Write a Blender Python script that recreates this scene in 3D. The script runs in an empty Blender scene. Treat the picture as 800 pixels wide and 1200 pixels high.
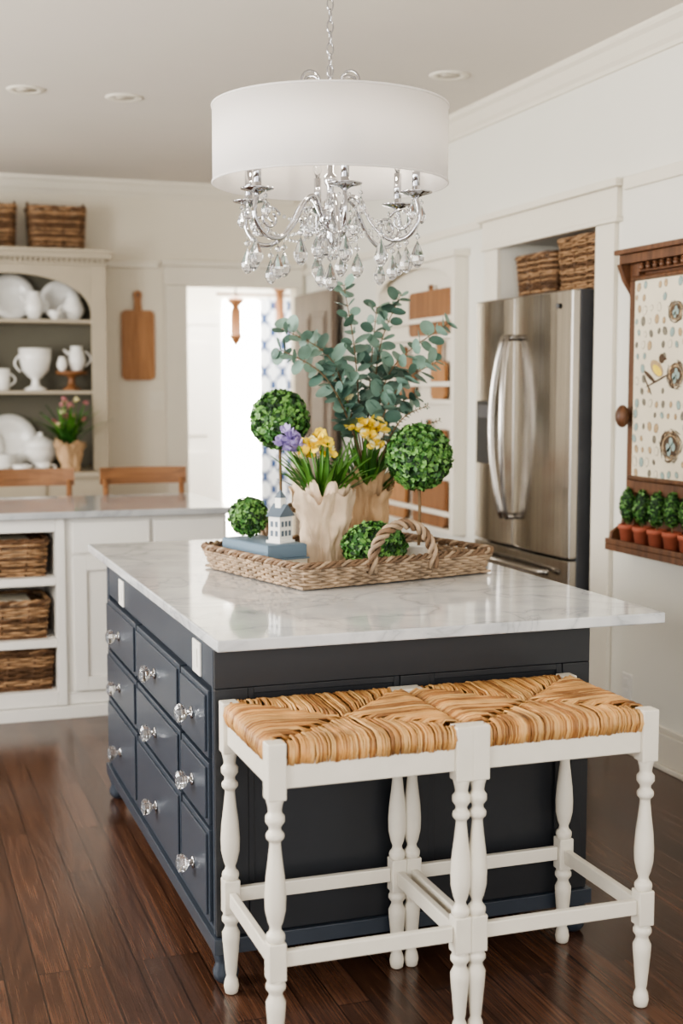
import bpy, math, random
from mathutils import Vector, Matrix, noise
random.seed(7)
rnd=random.random
def ru(a,b): return a+(b-a)*random.random()
pi=math.pi
# ------------------------------------------------------------ materials
def newmat(name):
    m=bpy.data.materials.new(name);m.use_nodes=True
    nt=m.node_tree;b=nt.nodes['Principled BSDF'];return m,nt,b
def N(nt,t,**k):
    n=nt.nodes.new(t)
    for a,v in k.items(): setattr(n,a,v)
    return n
def ramp(nt,stops):
    r=nt.nodes.new('ShaderNodeValToRGB');e=r.color_ramp.elements
    while len(e)<len(stops): e.new(.5)
    for i,(p,c) in enumerate(stops):
        e[i].position=p;e[i].color=(c[0],c[1],c[2],1)
    return r
def coords(nt,scale=(1,1,1),rot=(0,0,0)):
    tc=N(nt,'ShaderNodeTexCoord');mp=N(nt,'ShaderNodeMapping')
    mp.inputs['Scale'].default_value=scale;mp.inputs['Rotation'].default_value=rot
    nt.links.new(tc.outputs['Object'],mp.inputs['Vector']);return mp
def srgb(r,g,b):
    f=lambda c:(c/255/12.92) if c/255<=.04045 else ((c/255+.055)/1.055)**2.4
    return (f(r),f(g),f(b))
def mat(name,col,rough=.5,metal=0,var=.06,scale=8,bump=0,bscale=60,stretch=(1,1,1),spec=.5,coat=0):
    m,nt,b=newmat(name)
    mp=coords(nt,stretch)
    n=N(nt,'ShaderNodeTexNoise');n.inputs['Scale'].default_value=scale;n.inputs['Detail'].default_value=4
    nt.links.new(mp.outputs[0],n.inputs['Vector'])
    r=ramp(nt,[(.3,[max(0,c*(1-var)) for c in col]),(.7,[min(1,c*(1+var)) for c in col])])
    nt.links.new(n.outputs['Fac'],r.inputs[0]);nt.links.new(r.outputs[0],b.inputs['Base Color'])
    b.inputs['Roughness'].default_value=rough;b.inputs['Metallic'].default_value=metal
    b.inputs['Specular IOR Level'].default_value=spec;b.inputs['Coat Weight'].default_value=coat
    b.inputs['Coat Roughness'].default_value=.1
    if bump>0:
        n2=N(nt,'ShaderNodeTexNoise');n2.inputs['Scale'].default_value=bscale
        nt.links.new(mp.outputs[0],n2.inputs['Vector'])
        bp=N(nt,'ShaderNodeBump');bp.inputs['Strength'].default_value=bump;bp.inputs['Distance'].default_value=.01
        nt.links.new(n2.outputs['Fac'],bp.inputs['Height']);nt.links.new(bp.outputs[0],b.inputs['Normal'])
    return m
def woodmat(name,c1,c2,axis='z',rough=.45,scale=1.0):
    m,nt,b=newmat(name)
    s={'x':(1,14,14),'y':(14,1,14),'z':(14,14,1)}[axis]
    mp=coords(nt,[v*scale for v in s])
    n=N(nt,'ShaderNodeTexNoise');n.inputs['Scale'].default_value=3;n.inputs['Detail'].default_value=6;n.inputs['Distortion'].default_value=.8
    nt.links.new(mp.outputs[0],n.inputs['Vector'])
    r=ramp(nt,[(.3,c1),(.7,c2)]);nt.links.new(n.outputs['Fac'],r.inputs[0]);nt.links.new(r.outputs[0],b.inputs['Base Color'])
    b.inputs['Roughness'].default_value=rough
    return m
def floormat():
    m,nt,b=newmat('oak_floor')
    tc=N(nt,'ShaderNodeTexCoord');sep=N(nt,'ShaderNodeSeparateXYZ');nt.links.new(tc.outputs['Object'],sep.inputs[0])
    com=N(nt,'ShaderNodeCombineXYZ');nt.links.new(sep.outputs[1],com.inputs[0]);nt.links.new(sep.outputs[0],com.inputs[1])
    br=N(nt,'ShaderNodeTexBrick');br.offset=.37;br.offset_frequency=3
    br.inputs['Scale'].default_value=1;br.inputs['Brick Width'].default_value=1.1;br.inputs['Row Height'].default_value=.083
    br.inputs['Mortar Size'].default_value=.0017;br.inputs['Mortar Smooth'].default_value=.3;br.inputs['Bias'].default_value=0
    br.inputs['Color1'].default_value=(0,0,0,1);br.inputs['Color2'].default_value=(1,1,1,1);br.inputs['Mortar'].default_value=(.5,.5,.5,1)
    nt.links.new(com.outputs[0],br.inputs['Vector'])
    mul=N(nt,'ShaderNodeVectorMath',operation='MULTIPLY');mul.inputs[1].default_value=(9,5,7)
    nt.links.new(br.outputs['Color'],mul.inputs[0])
    sc=N(nt,'ShaderNodeVectorMath',operation='MULTIPLY');sc.inputs[1].default_value=(.8,9,1)
    nt.links.new(com.outputs[0],sc.inputs[0])
    add=N(nt,'ShaderNodeVectorMath',operation='ADD');nt.links.new(sc.outputs[0],add.inputs[0]);nt.links.new(mul.outputs[0],add.inputs[1])
    w=N(nt,'ShaderNodeTexNoise');w.inputs['Scale'].default_value=.6;w.inputs['Detail'].default_value=1;w.inputs['Distortion'].default_value=.1
    nt.links.new(add.outputs[0],w.inputs['Vector'])
    mm=N(nt,'ShaderNodeMath',operation='MULTIPLY');mm.inputs[1].default_value=120;nt.links.new(w.outputs['Fac'],mm.inputs[0])
    sn=N(nt,'ShaderNodeMath',operation='SINE');nt.links.new(mm.outputs[0],sn.inputs[0])
    mr=N(nt,'ShaderNodeMapRange');mr.inputs[1].default_value=-1;mr.inputs[2].default_value=1;nt.links.new(sn.outputs[0],mr.inputs[0])
    sc2=N(nt,'ShaderNodeVectorMath',operation='MULTIPLY');sc2.inputs[1].default_value=(1,9,1);nt.links.new(add.outputs[0],sc2.inputs[0])
    fine=N(nt,'ShaderNodeTexNoise');fine.inputs['Scale'].default_value=4;fine.inputs['Detail'].default_value=5
    nt.links.new(sc2.outputs[0],fine.inputs['Vector'])
    mx=N(nt,'ShaderNodeMath',operation='MULTIPLY_ADD');mx.inputs[1].default_value=.13
    nt.links.new(mr.outputs[0],mx.inputs[0])
    f2=N(nt,'ShaderNodeMath',operation='MULTIPLY');f2.inputs[1].default_value=.85;nt.links.new(fine.outputs['Fac'],f2.inputs[0]);nt.links.new(f2.outputs[0],mx.inputs[2])
    r=ramp(nt,[(.22,srgb(46,30,23)),(.5,srgb(74,50,38)),(.8,srgb(100,71,54))])
    nt.links.new(mx.outputs[0],r.inputs[0])
    hsv=N(nt,'ShaderNodeHueSaturation');nt.links.new(r.outputs[0],hsv.inputs['Color'])
    mr2=N(nt,'ShaderNodeMapRange');mr2.inputs[3].default_value=.7;mr2.inputs[4].default_value=1.3;nt.links.new(br.outputs['Color'],mr2.inputs[0]);nt.links.new(mr2.outputs[0],hsv.inputs['Value'])
    mix=N(nt,'ShaderNodeMix',data_type='RGBA');nt.links.new(br.outputs['Fac'],mix.inputs[0]);nt.links.new(hsv.outputs[0],mix.inputs[6]);mix.inputs[7].default_value=(.006,.004,.003,1)
    nt.links.new(mix.outputs[2],b.inputs['Base Color'])
    b.inputs['Roughness'].default_value=.2
    bp=N(nt,'ShaderNodeBump');bp.inputs['Strength'].default_value=.12;bp.inputs['Distance'].default_value=.003
    nt.links.new(mx.outputs[0],bp.inputs['Height']);nt.links.new(bp.outputs[0],b.inputs['Normal'])
    return m
def marblemat(name='carrara_marble',k=1.0):
    m,nt,b=newmat(name)
    mp=coords(nt,(1,1,1),(0,0,.6))
    n=N(nt,'ShaderNodeTexNoise');n.inputs['Scale'].default_value=3.2;n.inputs['Detail'].default_value=10;n.inputs['Distortion'].default_value=.9
    nt.links.new(mp.outputs[0],n.inputs['Vector'])
    s=N(nt,'ShaderNodeMath',operation='SUBTRACT');s.inputs[1].default_value=.5;nt.links.new(n.outputs['Fac'],s.inputs[0])
    a=N(nt,'ShaderNodeMath',operation='ABSOLUTE');nt.links.new(s.outputs[0],a.inputs[0])
    q=lambda r,g,bb:[c*k for c in srgb(r,g,bb)]
    r=ramp(nt,[(0,q(178,180,182)),(.008,q(196,198,199)),(.04,q(210,211,211))])
    nt.links.new(a.outputs[0],r.inputs[0])
    n2=N(nt,'ShaderNodeTexNoise');n2.inputs['Scale'].default_value=7;n2.inputs['Detail'].default_value=9;nt.links.new(mp.outputs[0],n2.inputs['Vector'])
    r2=ramp(nt,[(.35,(.82,.83,.845)),(.62,(1,1,1))]);nt.links.new(n2.outputs['Fac'],r2.inputs[0])
    mx=N(nt,'ShaderNodeMix',data_type='RGBA',blend_type='MULTIPLY');mx.inputs[0].default_value=1
    nt.links.new(r.outputs[0],mx.inputs[6]);nt.links.new(r2.outputs[0],mx.inputs[7]);nt.links.new(mx.outputs[2],b.inputs['Base Color'])
    b.inputs['Roughness'].default_value=.07
    return m
def glassmat(name='crystal_glass'):
    m,nt,b=newmat(name);b.inputs['Transmission Weight'].default_value=.95;b.inputs['Roughness'].default_value=.01;b.inputs['IOR'].default_value=1.55
    b.inputs['Base Color'].default_value=(.93,.94,.95,1);return m
def transmat(name,col,f,rough=.9):
    m,nt,b=newmat(name)
    mp=coords(nt,(1,1,1))
    n=N(nt,'ShaderNodeTexNoise');n.inputs['Scale'].default_value=250;nt.links.new(mp.outputs[0],n.inputs['Vector'])
    bp=N(nt,'ShaderNodeBump');bp.inputs['Strength'].default_value=.1;bp.inputs['Distance'].default_value=.002;nt.links.new(n.outputs['Fac'],bp.inputs['Height'])
    b.inputs['Base Color'].default_value=(*col,1);b.inputs['Roughness'].default_value=rough
    nt.links.new(bp.outputs[0],b.inputs['Normal'])
    t=N(nt,'ShaderNodeBsdfTranslucent');t.inputs[0].default_value=(col[0],col[1]*.99,col[2]*.95,1)
    mx=N(nt,'ShaderNodeMixShader');mx.inputs[0].default_value=f
    o=nt.nodes['Material Output'];nt.links.new(b.outputs[0],mx.inputs[1]);nt.links.new(t.outputs[0],mx.inputs[2]);nt.links.new(mx.outputs[0],o.inputs[0])
    return m
def steelmat():
    m,nt,b=newmat('stainless_steel')
    mp=coords(nt,(1,1,.01))
    n=N(nt,'ShaderNodeTexNoise');n.inputs['Scale'].default_value=120;nt.links.new(mp.outputs[0],n.inputs['Vector'])
    r=ramp(nt,[(.3,srgb(160,155,149)),(.7,srgb(186,181,174))]);nt.links.new(n.outputs['Fac'],r.inputs[0]);nt.links.new(r.outputs[0],b.inputs['Base Color'])
    b.inputs['Metallic'].default_value=1;b.inputs['Roughness'].default_value=.18
    return m
def curtainmat():
    m,nt,b=newmat('lattice_curtain_fabric')
    mp=coords(nt,(1,.001,1),(0,0,0))
    sep=N(nt,'ShaderNodeSeparateXYZ');nt.links.new(mp.outputs[0],sep.inputs[0])
    def w(ax,fr):
        a=N(nt,'ShaderNodeMath',operation='MULTIPLY');a.inputs[1].default_value=fr;nt.links.new(sep.outputs[ax],a.inputs[0])
        c=N(nt,'ShaderNodeMath',operation='SINE');nt.links.new(a.outputs[0],c.inputs[0]);return c
    s1=w(0,38);s2=w(2,26);ad=N(nt,'ShaderNodeMath',operation='ADD');nt.links.new(s1.outputs[0],ad.inputs[0]);nt.links.new(s2.outputs[0],ad.inputs[1])
    ab=N(nt,'ShaderNodeMath',operation='ABSOLUTE');nt.links.new(ad.outputs[0],ab.inputs[0])
    r=ramp(nt,[(.0,srgb(52,78,122)),(.34,srgb(52,78,122)),(.4,srgb(232,236,240))]);nt.links.new(ab.outputs[0],r.inputs[0])
    nt.links.new(r.outputs[0],b.inputs['Base Color']);b.inputs['Roughness'].default_value=.9
    return m
M={}
M['floor']=floormat();M['marble']=marblemat();M['marble2']=marblemat('grey_stone',.7);M['glass']=glassmat();M['shade']=transmat('linen_shade',(.91,.88,.86),.33);M['sheer']=transmat('glow_sheet_fabric',(.95,.94,.92),.8);M['steel']=steelmat();M['curtain']=curtainmat()
M['wall']=mat('wall_paint',srgb(222,214,197),.75,var=.015,scale=2,bump=.05)
M['wallR']=mat('wall_paint_right',srgb(224,221,210),.7,var=.015,scale=2,bump=.05)
M['ceil']=mat('ceiling_paint',srgb(212,205,195),.85,var=.015,scale=2)
M['trim']=mat('trim_paint',srgb(224,217,202),.45,var=.01)
M['white']=mat('white_cabinet_paint',srgb(224,221,214),.4,var=.015)
M['stoolw']=mat('stool_white_paint',srgb(218,212,199),.38,var=.03,scale=20)
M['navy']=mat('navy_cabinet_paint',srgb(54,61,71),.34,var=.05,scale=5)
M['navyF']=mat('navy_end_shaded',srgb(37,39,43),.4,var=.05,scale=5)  # same navy darkened: shade on the island's front end put into the colour
M['chrome']=mat('chrome',(.52,.52,.54),.07,1,var=.01)
M['dark']=mat('dark_plastic',(.03,.03,.03),.4)
M['greysteel']=mat('fridge_side',srgb(104,105,108),.45,.6)
M['hutch']=mat('greige_paint',srgb(172,161,141),.6,var=.03)
M['hutchin']=mat('hutch_interior',srgb(106,102,88),.7,var=.03)
M['ceramic']=mat('white_ceramic',srgb(236,234,228),.18,var=.01)
M['wick1']=mat('wicker_tan',srgb(160,126,92),.6,var=.35,scale=30)
M['wick2']=mat('wicker_brown',srgb(100,72,48),.65,var=.35,scale=30)
M['wick3']=mat('wicker_grey',srgb(160,138,114),.7,var=.4,scale=25)
M['wick4']=mat('wicker_umber',srgb(114,90,68),.7,var=.35,scale=25)
M['rush1']=mat('rush_gold',srgb(192,144,88),.45,var=.35,scale=14)
M['rush2']=mat('rush_amber',srgb(148,102,58),.48,var=.4,scale=14)
M['rush3']=mat('rush_straw',srgb(206,164,108),.45,var=.25,scale=14)
M['board']=woodmat('maple_board',srgb(140,94,54),srgb(178,128,82))
M['board2']=woodmat('walnut_board',srgb(112,72,42),srgb(150,104,66))
M['oakx']=woodmat('oak_chair',srgb(112,76,48),srgb(148,104,68),'x')
M['darkwood']=woodmat('dark_wood',srgb(78,50,32),srgb(116,78,52))
M['doorbrown']=woodmat('door_brown',srgb(92,78,66),srgb(112,96,82))
M['terra']=mat('terracotta',srgb(168,92,68),.7,var=.12,scale=20)
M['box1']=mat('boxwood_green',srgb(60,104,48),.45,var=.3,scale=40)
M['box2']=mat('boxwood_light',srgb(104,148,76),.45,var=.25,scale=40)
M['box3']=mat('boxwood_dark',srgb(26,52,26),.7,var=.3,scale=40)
M['euc']=mat('eucalyptus_leaf',srgb(114,142,128),.5,var=.2,scale=20)
M['euc2']=mat('eucalyptus_leaf_dark',srgb(76,104,92),.5,var=.2,scale=20)
M['stem']=mat('stem_brown',srgb(110,88,60),.7)
M['leafg']=mat('bulb_leaf_green',srgb(84,130,54),.4,var=.25,scale=15)
M['leafg2']=mat('bulb_leaf_dark',srgb(48,90,38),.4,var=.25,scale=15)
M['yellow']=mat('yellow_petal',srgb(250,216,76),.5,var=.12,scale=30)
M['cream']=mat('cream_petal',srgb(248,238,190),.5,var=.05)
M['lilac']=mat('lilac_petal',srgb(172,156,202),.5,var=.12,scale=30)
M['pink']=mat('pink_petal',srgb(196,130,132),.5,var=.12,scale=30)
M['kraft']=mat('kraft_paper',srgb(218,196,170),.8,var=.1,scale=10,bump=.5,bscale=22)
M['kraft2']=mat('kraft_paper_brown',srgb(190,158,122),.8,var=.12,scale=10,bump=.5,bscale=22)
M['bookblue']=mat('book_blue',srgb(106,126,142),.6,var=.05)
M['paper']=mat('paper_pages',srgb(225,218,200),.8)
M['slate']=mat('slate_roof',srgb(92,104,116),.6)
M['poster']=mat('poster_paper',srgb(228,218,194),.8,var=.05,scale=5)
M['ink']=mat('poster_ink_brown',srgb(84,66,50),.8,var=.3,scale=60)
M['inkblue']=mat('poster_egg_blue',srgb(150,170,164),.8,var=.2,scale=90)
M['inkgrey']=mat('poster_egg_grey',srgb(128,122,108),.8,var=.35,scale=120)
M['inktan']=mat('poster_egg_tan',srgb(184,158,122),.8,var=.3,scale=120)
M['soil']=mat('soil',srgb(50,36,26),.9)
M['lightlens']=mat('light_lens',srgb(190,180,164),.4)
# ------------------------------------------------------------ mesh builder
class MB:
    def __init__(s): s.v=[];s.f=[];s.m=[];s.s=[];s.M=Matrix.Identity(4)
    def add(s,vs,fs,mi=0,sm=False):
        o=len(s.v)
        for p in vs: s.v.append(tuple(s.M@Vector(p)))
        for f in fs: s.f.append([i+o for i in f]);s.m.append(mi);s.s.append(sm)
    def box(s,x0,x1,y0,y1,z0,z1,mi=0):
        if x0>x1:x0,x1=x1,x0
        if y0>y1:y0,y1=y1,y0
        if z0>z1:z0,z1=z1,z0
        vs=[(x0,y0,z0),(x1,y0,z0),(x1,y1,z0),(x0,y1,z0),(x0,y0,z1),(x1,y0,z1),(x1,y1,z1),(x0,y1,z1)]
        s.add(vs,[(0,3,2,1),(4,5,6,7),(0,1,5,4),(1,2,6,5),(2,3,7,6),(3,0,4,7)],mi)
    def lathe(s,prof,c=(0,0,0),n=24,mi=0,sm=True,sx=1,sy=1,rot=0):
        vs=[];fs=[]
        for r,z in prof:
            for i in range(n):
                a=2*pi*i/n+rot;vs.append((c[0]+r*math.cos(a)*sx,c[1]+r*math.sin(a)*sy,c[2]+z))
        k=len(prof)
        for j in range(k-1):
            for i in range(n):
                i2=(i+1)%n;fs.append((j*n+i,j*n+i2,(j+1)*n+i2,(j+1)*n+i))
        if prof[0][0]>1e-6: fs.append(tuple(reversed(range(n))))
        if prof[-1][0]>1e-6: fs.append(tuple((k-1)*n+i for i in range(n)))
        s.add(vs,fs,mi,sm)
    def tube(s,pts,r,n=6,mi=0,closed=False,sm=True):
        pts=[Vector(p) for p in pts];L=len(pts)
        if L<2:return
        rs=r if isinstance(r,(list,tuple)) else [r]*L
        vs=[];fs=[];up=None
        for i,p in enumerate(pts):
            if closed: t=pts[(i+1)%L]-pts[i-1]
            else: t=pts[min(i+1,L-1)]-pts[max(i-1,0)]
            if t.length<1e-9:t=Vector((0,0,1))
            t.normalize()
            if up is None:
                up=Vector((0,0,1)) if abs(t.z)<.9 else Vector((1,0,0))
            u=up-t*up.dot(t)
            if u.length<1e-6:u=t.orthogonal()
            u.normalize();up=u;w=t.cross(u)
            for k in range(n):
                a=2*pi*k/n;vs.append(p+u*(math.cos(a)*rs[i])+w*(math.sin(a)*rs[i]))
        for i in range(L if closed else L-1):
            j=(i+1)%L
            for k in range(n):
                k2=(k+1)%n;fs.append((i*n+k,i*n+k2,j*n+k2,j*n+k))
        if not closed:
            fs.append(tuple(reversed(range(n))));fs.append(tuple((L-1)*n+k for k in range(n)))
        s.add(vs,fs,mi,sm)
    def ell(s,c,r,n=16,k=10,mi=0,sm=True):
        prof=[(math.sin(pi*i/k),-math.cos(pi*i/k)*r[2]) for i in range(k+1)]
        prof[0]=(0,-r[2]);prof[-1]=(0,r[2])
        s.lathe([(a,z) for a,z in prof],c,n,mi,sm,sx=r[0],sy=r[1])
    def prism(s,poly,axis,a0,a1,mi=0,sm=False):
        def mk(p,a):
            if axis=='y':return (p[0],a,p[1])
            if axis=='x':return (a,p[0],p[1])
            return (p[0],p[1],a)
        n=len(poly);vs=[mk(p,a0) for p in poly]+[mk(p,a1) for p in poly]
        fs=[tuple(range(n)),tuple(reversed(range(n,2*n)))]+[(i,i+n,(i+1)%n+n,(i+1)%n) for i in range(n)]
        s.add(vs,fs,mi,sm)
    def build(s,name,mats,bevel=0,parent=None,recalc=True):
        me=bpy.data.meshes.new(name);me.from_pydata(s.v,[],s.f)
        for m in mats: me.materials.append(M[m] if isinstance(m,str) else m)
        me.polygons.foreach_set('material_index',s.m);me.polygons.foreach_set('use_smooth',s.s);me.update()
        if recalc:
            import bmesh
            bm=bmesh.new();bm.from_mesh(me);bmesh.ops.recalc_face_normals(bm,faces=bm.faces);bm.to_mesh(me);bm.free()
        o=bpy.data.objects.new(name,me);bpy.context.collection.objects.link(o)
        if bevel>0:
            b=o.modifiers.new('bevel','BEVEL');b.width=bevel;b.segments=2;b.limit_method='ANGLE';b.angle_limit=math.radians(40)
        if parent:o.parent=parent
        return o
def empty(name):
    e=bpy.data.objects.new(name,None);bpy.context.collection.objects.link(e);return e
def frame_xz(b,y0,y1,x0,x1,z0,z1,w,mi=0):
    b.box(x0,x0+w,y0,y1,z0,z1,mi);b.box(x1-w,x1,y0,y1,z0,z1,mi);b.box(x0+w,x1-w,y0,y1,z0,z0+w,mi);b.box(x0+w,x1-w,y0,y1,z1-w,z1,mi)
# ------------------------------------------------------------ room shell
XR=2.85;YF=9.0;ZC=2.86;XL=-2.0;YB=-1.6
b=MB();b.box(XL-.12,4.6,YB,12.2,-.06,0);b.build('floor',['floor'])
b=MB();b.box(XL-.12,4.6,YB,12.2,ZC,ZC+.08);b.build('ceiling',['ceil'])
NY0,NY1,NZ=4.93,5.865,2.17
b=MB();b.box(XR,XR+.12,YB,NY0,0,ZC);b.build('wall_right',['wallR'])
b=MB();b.box(XR,XR+.12,NY1,YF+.12,0,ZC);b.build('wall_right_far',['wallR'])
b=MB();b.box(XR,XR+.12,NY0,NY1,NZ,ZC);b.build('wall_right_header',['wallR'])
b=MB();b.box(XR+.12,3.65,NY0-.05,NY0,0,NZ+.05);b.build('wall_niche_near',['wallR'])
b=MB();b.box(XR+.12,3.65,NY1,NY1+.05,0,NZ+.05);b.build('wall_niche_far',['wallR'])
b=MB();b.box(3.65,3.70,NY0-.05,NY1+.05,0,NZ+.05);b.build('wall_niche_back',['wallR'])
b=MB();b.box(XR+.12,3.65,NY0,NY1,NZ,NZ+.05);b.build('wall_niche_top',['wallR'])
DX0,DX1,DZ=2.0,2.78,2.18
b=MB();b.box(XL-.12,DX0,YF,YF+.12,0,ZC);b.box(DX1,XR,YF,YF+.12,0,ZC);b.box(DX0,DX1,YF,YF+.12,DZ,ZC)
b.build('wall_far',['wall'])
b=MB();wins=[(.2,1.7),(3.2,4.9),(6.3,7.8)];prev=YB
for a,c in wins:
    b.box(XL-.12,XL,prev,a,0,ZC);b.box(XL-.12,XL,a,c,0,.95);b.box(XL-.12,XL,a,c,2.35,ZC);prev=c
b.box(XL-.12,XL,prev,YF,0,ZC);b.build('wall_left',['wall'])
for i,(a,c) in enumerate(wins):
    b=MB()
    b.box(XL,XL+.02,a-.09,a,.96,2.44);b.box(XL,XL+.02,c,c+.09,.96,2.44);b.box(XL,XL+.02,a,c,2.35,2.44);b.box(XL,XL+.05,a-.09,c+.09,.90,.95)
    b.box(XL-.08,XL-.04,a,c,1.63,1.67);b.box(XL-.075,XL-.045,(a+c)/2-.015,(a+c)/2+.015,.95,2.35)
    b.build('window_%d'%(i+1),['white'])
cp=[(0,0),(0,-.105),(-.014,-.105),(-.02,-.09),(-.035,-.075),(-.06,-.035),(-.078,-.022),(-.085,-.012),(-.085,0)]
b=MB();b.prism([(XR+x,ZC+z) for x,z in cp],'y',YB,YF,0);b.build('trim_1',['trim'])
b=MB();b.prism([(YF+x,ZC+z) for x,z in cp],'x',XL,XR-.085,0);b.build('trim_2',['trim'])
b=MB();b.box(XR-.018,XR,YB,4.75,.021,.14);b.box(XR-.013,XR,YB,4.75,.141,.165);b.box(XR-.03,XR,YB,4.75,0,.02);b.build('baseboard_right',['trim'],.003)
b=MB();b.box(XL,1.85,YF-.018,YF,0,.16);b.build('baseboard_far',['trim'],.003)
b=MB()
b.box(XR-.022,XR,4.78,NY0,0,2.149);b.box(XR-.022,XR,NY1,NY1+.14,0,2.149)
b.box(XR-.026,XR,4.76,NY1+.16,2.171,2.289);b.box(XR-.05,XR,4.73,NY1+.19,2.29,2.32);b.box(XR-.034,XR,4.75,NY1+.17,2.15,2.17)
b.build('trim_3',['trim'],.003)
b=MB();b.box(XR-.02,XR,YB,4.725,2.27,2.32);b.box(XR-.02,XR,6.07,YF,2.27,2.31);b.build('trim_4',['trim'],.003)
b=MB();b.box(1.85,DX0,YF-.022,YF,0,DZ-.001);b.box(DX1,XR-.02,YF-.022,YF,0,DZ-.001);b.box(1.84,XR-.02,YF-.026,YF,DZ,2.309);b.box(1.82,XR-.02,YF-.05,YF,2.31,2.345)
b.build('trim_5',['trim'],.003)
b=MB();b.box(1.44,1.81,YF-.02,YF,2.29,2.33);b.build('trim_6',['trim'],.003)
b=MB();dx0,dx1=2.755,2.795;dy0,dy1=8.14,8.95
b.box(dx0,dx1,dy0,dy1,.01,2.12)
for z0,z1 in ((.2,.95),(1.1,1.98)):
    for y0,y1 in ((dy0+.1,dy0+.38),(dy0+.44,dy1-.09)):
        b.box(dx0-.006,dx0,y0,y1,z0,z1,0);b.box(dx0-.012,dx0-.006,y0+.03,y1-.03,z0+.03,z1-.03,0)
b.ell((dx0-.035,dy0+.05,1.0),(.024,.024,.024),14,8,1)
b.build('door_1',['doorbrown','darkwood'],.003)
# ------------------------------------------------------------ hall beyond doorway
b=MB();b.box(1.2,2.98,12.0,12.12,0,ZC);b.box(3.5,4.6,12.0,12.12,0,ZC);b.box(2.98,3.5,12.0,12.12,0,.1);b.box(2.98,3.5,12.0,12.12,2.3,ZC);b.build('wall_hall_far',['wallR'])
b=MB();b.box(4.5,4.6,YF+.12,12,0,ZC);b.build('wall_hall_right',['wallR'])
b=MB();b.box(1.2,1.3,YF+.12,12,0,ZC);b.build('wall_hall_left',['wallR'])
b=MB();b.box(2.2,2.9,11.90,11.94,.01,2.05)
for z0,z1 in ((.2,.9),(1.05,1.9)):
    for x0,x1 in ((2.3,2.53),(2.6,2.83)): b.box(x0,x1,11.885,11.90,z0,z1)
b.box(2.1,2.19,11.93,11.99,0,2.055);b.box(2.905,2.97,11.93,11.99,0,2.055);b.box(2.1,2.97,11.93,11.99,2.06,2.16);b.build('door_2',['white'],.003)
b=MB()
for z in (.1,2.28): b.box(2.98,3.5,12.0,12.04,z,z+.02)
b.box(2.98,3.0,12.0,12.04,.12,2.28);b.box(3.48,3.5,12.0,12.04,.12,2.28);b.build('window_4',['white'])
def drape(name,x0,x1,y,amp,m,z1=2.3,rod=None):
    b=MB();n=60;vs=[];fs=[]
    for i in range(n+1):
        x=x0+(x1-x0)*i/n;yy=y+amp*math.sin(i*.9);vs+=[(x,yy,.05),(x,yy,z1)]
    for i in range(n):fs.append((2*i,2*i+2,2*i+3,2*i+1))
    b.add(vs,fs,0,True)
    if rod:b.tube(rod,.012,8,1)
    b.build(name,[m,'darkwood'],recalc=False)
drape('patterned_curtain',3.30,3.74,11.80,.025,'curtain',rod=[(2.9,11.81,2.33),(3.9,11.81,2.33)])
drape('window_glow_sheet',2.98,3.5,11.93,.012,'sheer',z1=2.29)  # added translucent sheet that makes the hall window glow white
def lantern(x,y,zt,s):
    b=MB();b.tube([(x,y,ZC),(x,y,zt)],.006,6,0)
    b.lathe([(.0,0),(.05*s,-.01),(.07*s,-.04),(.03*s,-.08),(.045*s,-.12),(.045*s,-.3),(.06*s,-.31),(.03*s,-.36),(.0,-.4)],(x,y,zt),12,1)
    b.build('hanging_lantern',['dark','board2'])
lantern(2.66,10.2,2.2,1.0);lantern(3.02,10.2,2.3,.8)
# ------------------------------------------------------------ island
ix0,ix1,iy0,iy1=.748,1.775,3.085,4.72;zt=.848
isl=empty('kitchen_island')
b=MB()
b.box(ix0+.012,ix1-.001,iy0+.016,iy1-.001,.126,zt-.001,0)
b.box(ix0,ix0+.0115,iy0+.03,iy1-.042,.748,zt,0);b.box(ix0,ix0+.0115,iy0+.03,iy1-.042,.1265,.138,0)
rows=[(.568,.738),(.398,.556),(.15,.386)]
cols=[(4.11,4.665),(3.46,4.09),(3.13,3.44)]
for y0,y1 in cols:
    for z0,z1 in rows:
        b.box(ix0-.010,ix0+.0115,y0,y1,z0,z1,0);b.box(ix0-.016,ix0-.0102,y0+.014,y1-.014,z0+.014,z1-.014,0)
b.box(ix0-.004,ix0+.0115,iy0+.016,iy0+.029,.1265,zt);b.box(ix0-.002,ix0+.0115,iy1-.04,iy1-.002,.1265,zt)
b.box(ix0-.012,ix1+.012,iy0-.012,iy1+.01,.085,.125,0)
for fx in (ix0,ix1-.05):
    for fy in (iy0,iy1-.05):
        b.lathe([(.018,0),(.03,.012),(.034,.03),(.026,.05),(.03,.065),(.036,.084)],(fx+.025,fy+.025,0),12,0)
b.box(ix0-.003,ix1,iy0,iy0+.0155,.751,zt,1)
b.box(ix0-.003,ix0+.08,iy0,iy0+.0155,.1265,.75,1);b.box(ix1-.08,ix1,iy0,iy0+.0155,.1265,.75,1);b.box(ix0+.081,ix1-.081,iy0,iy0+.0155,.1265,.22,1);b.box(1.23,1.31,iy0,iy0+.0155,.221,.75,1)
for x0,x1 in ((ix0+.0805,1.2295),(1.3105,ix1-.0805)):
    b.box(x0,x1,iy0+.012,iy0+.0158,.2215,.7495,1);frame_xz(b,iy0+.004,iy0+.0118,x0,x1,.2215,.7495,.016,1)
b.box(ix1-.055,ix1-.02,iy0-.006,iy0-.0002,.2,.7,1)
b.build('cabinet_body',['navy','navyF'],.002,isl)
b=MB();b.box(.742,1.982,3.045,5.14,.849,.878);b.build('marble_top',['marble'],.004,isl)
b=MB()
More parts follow.
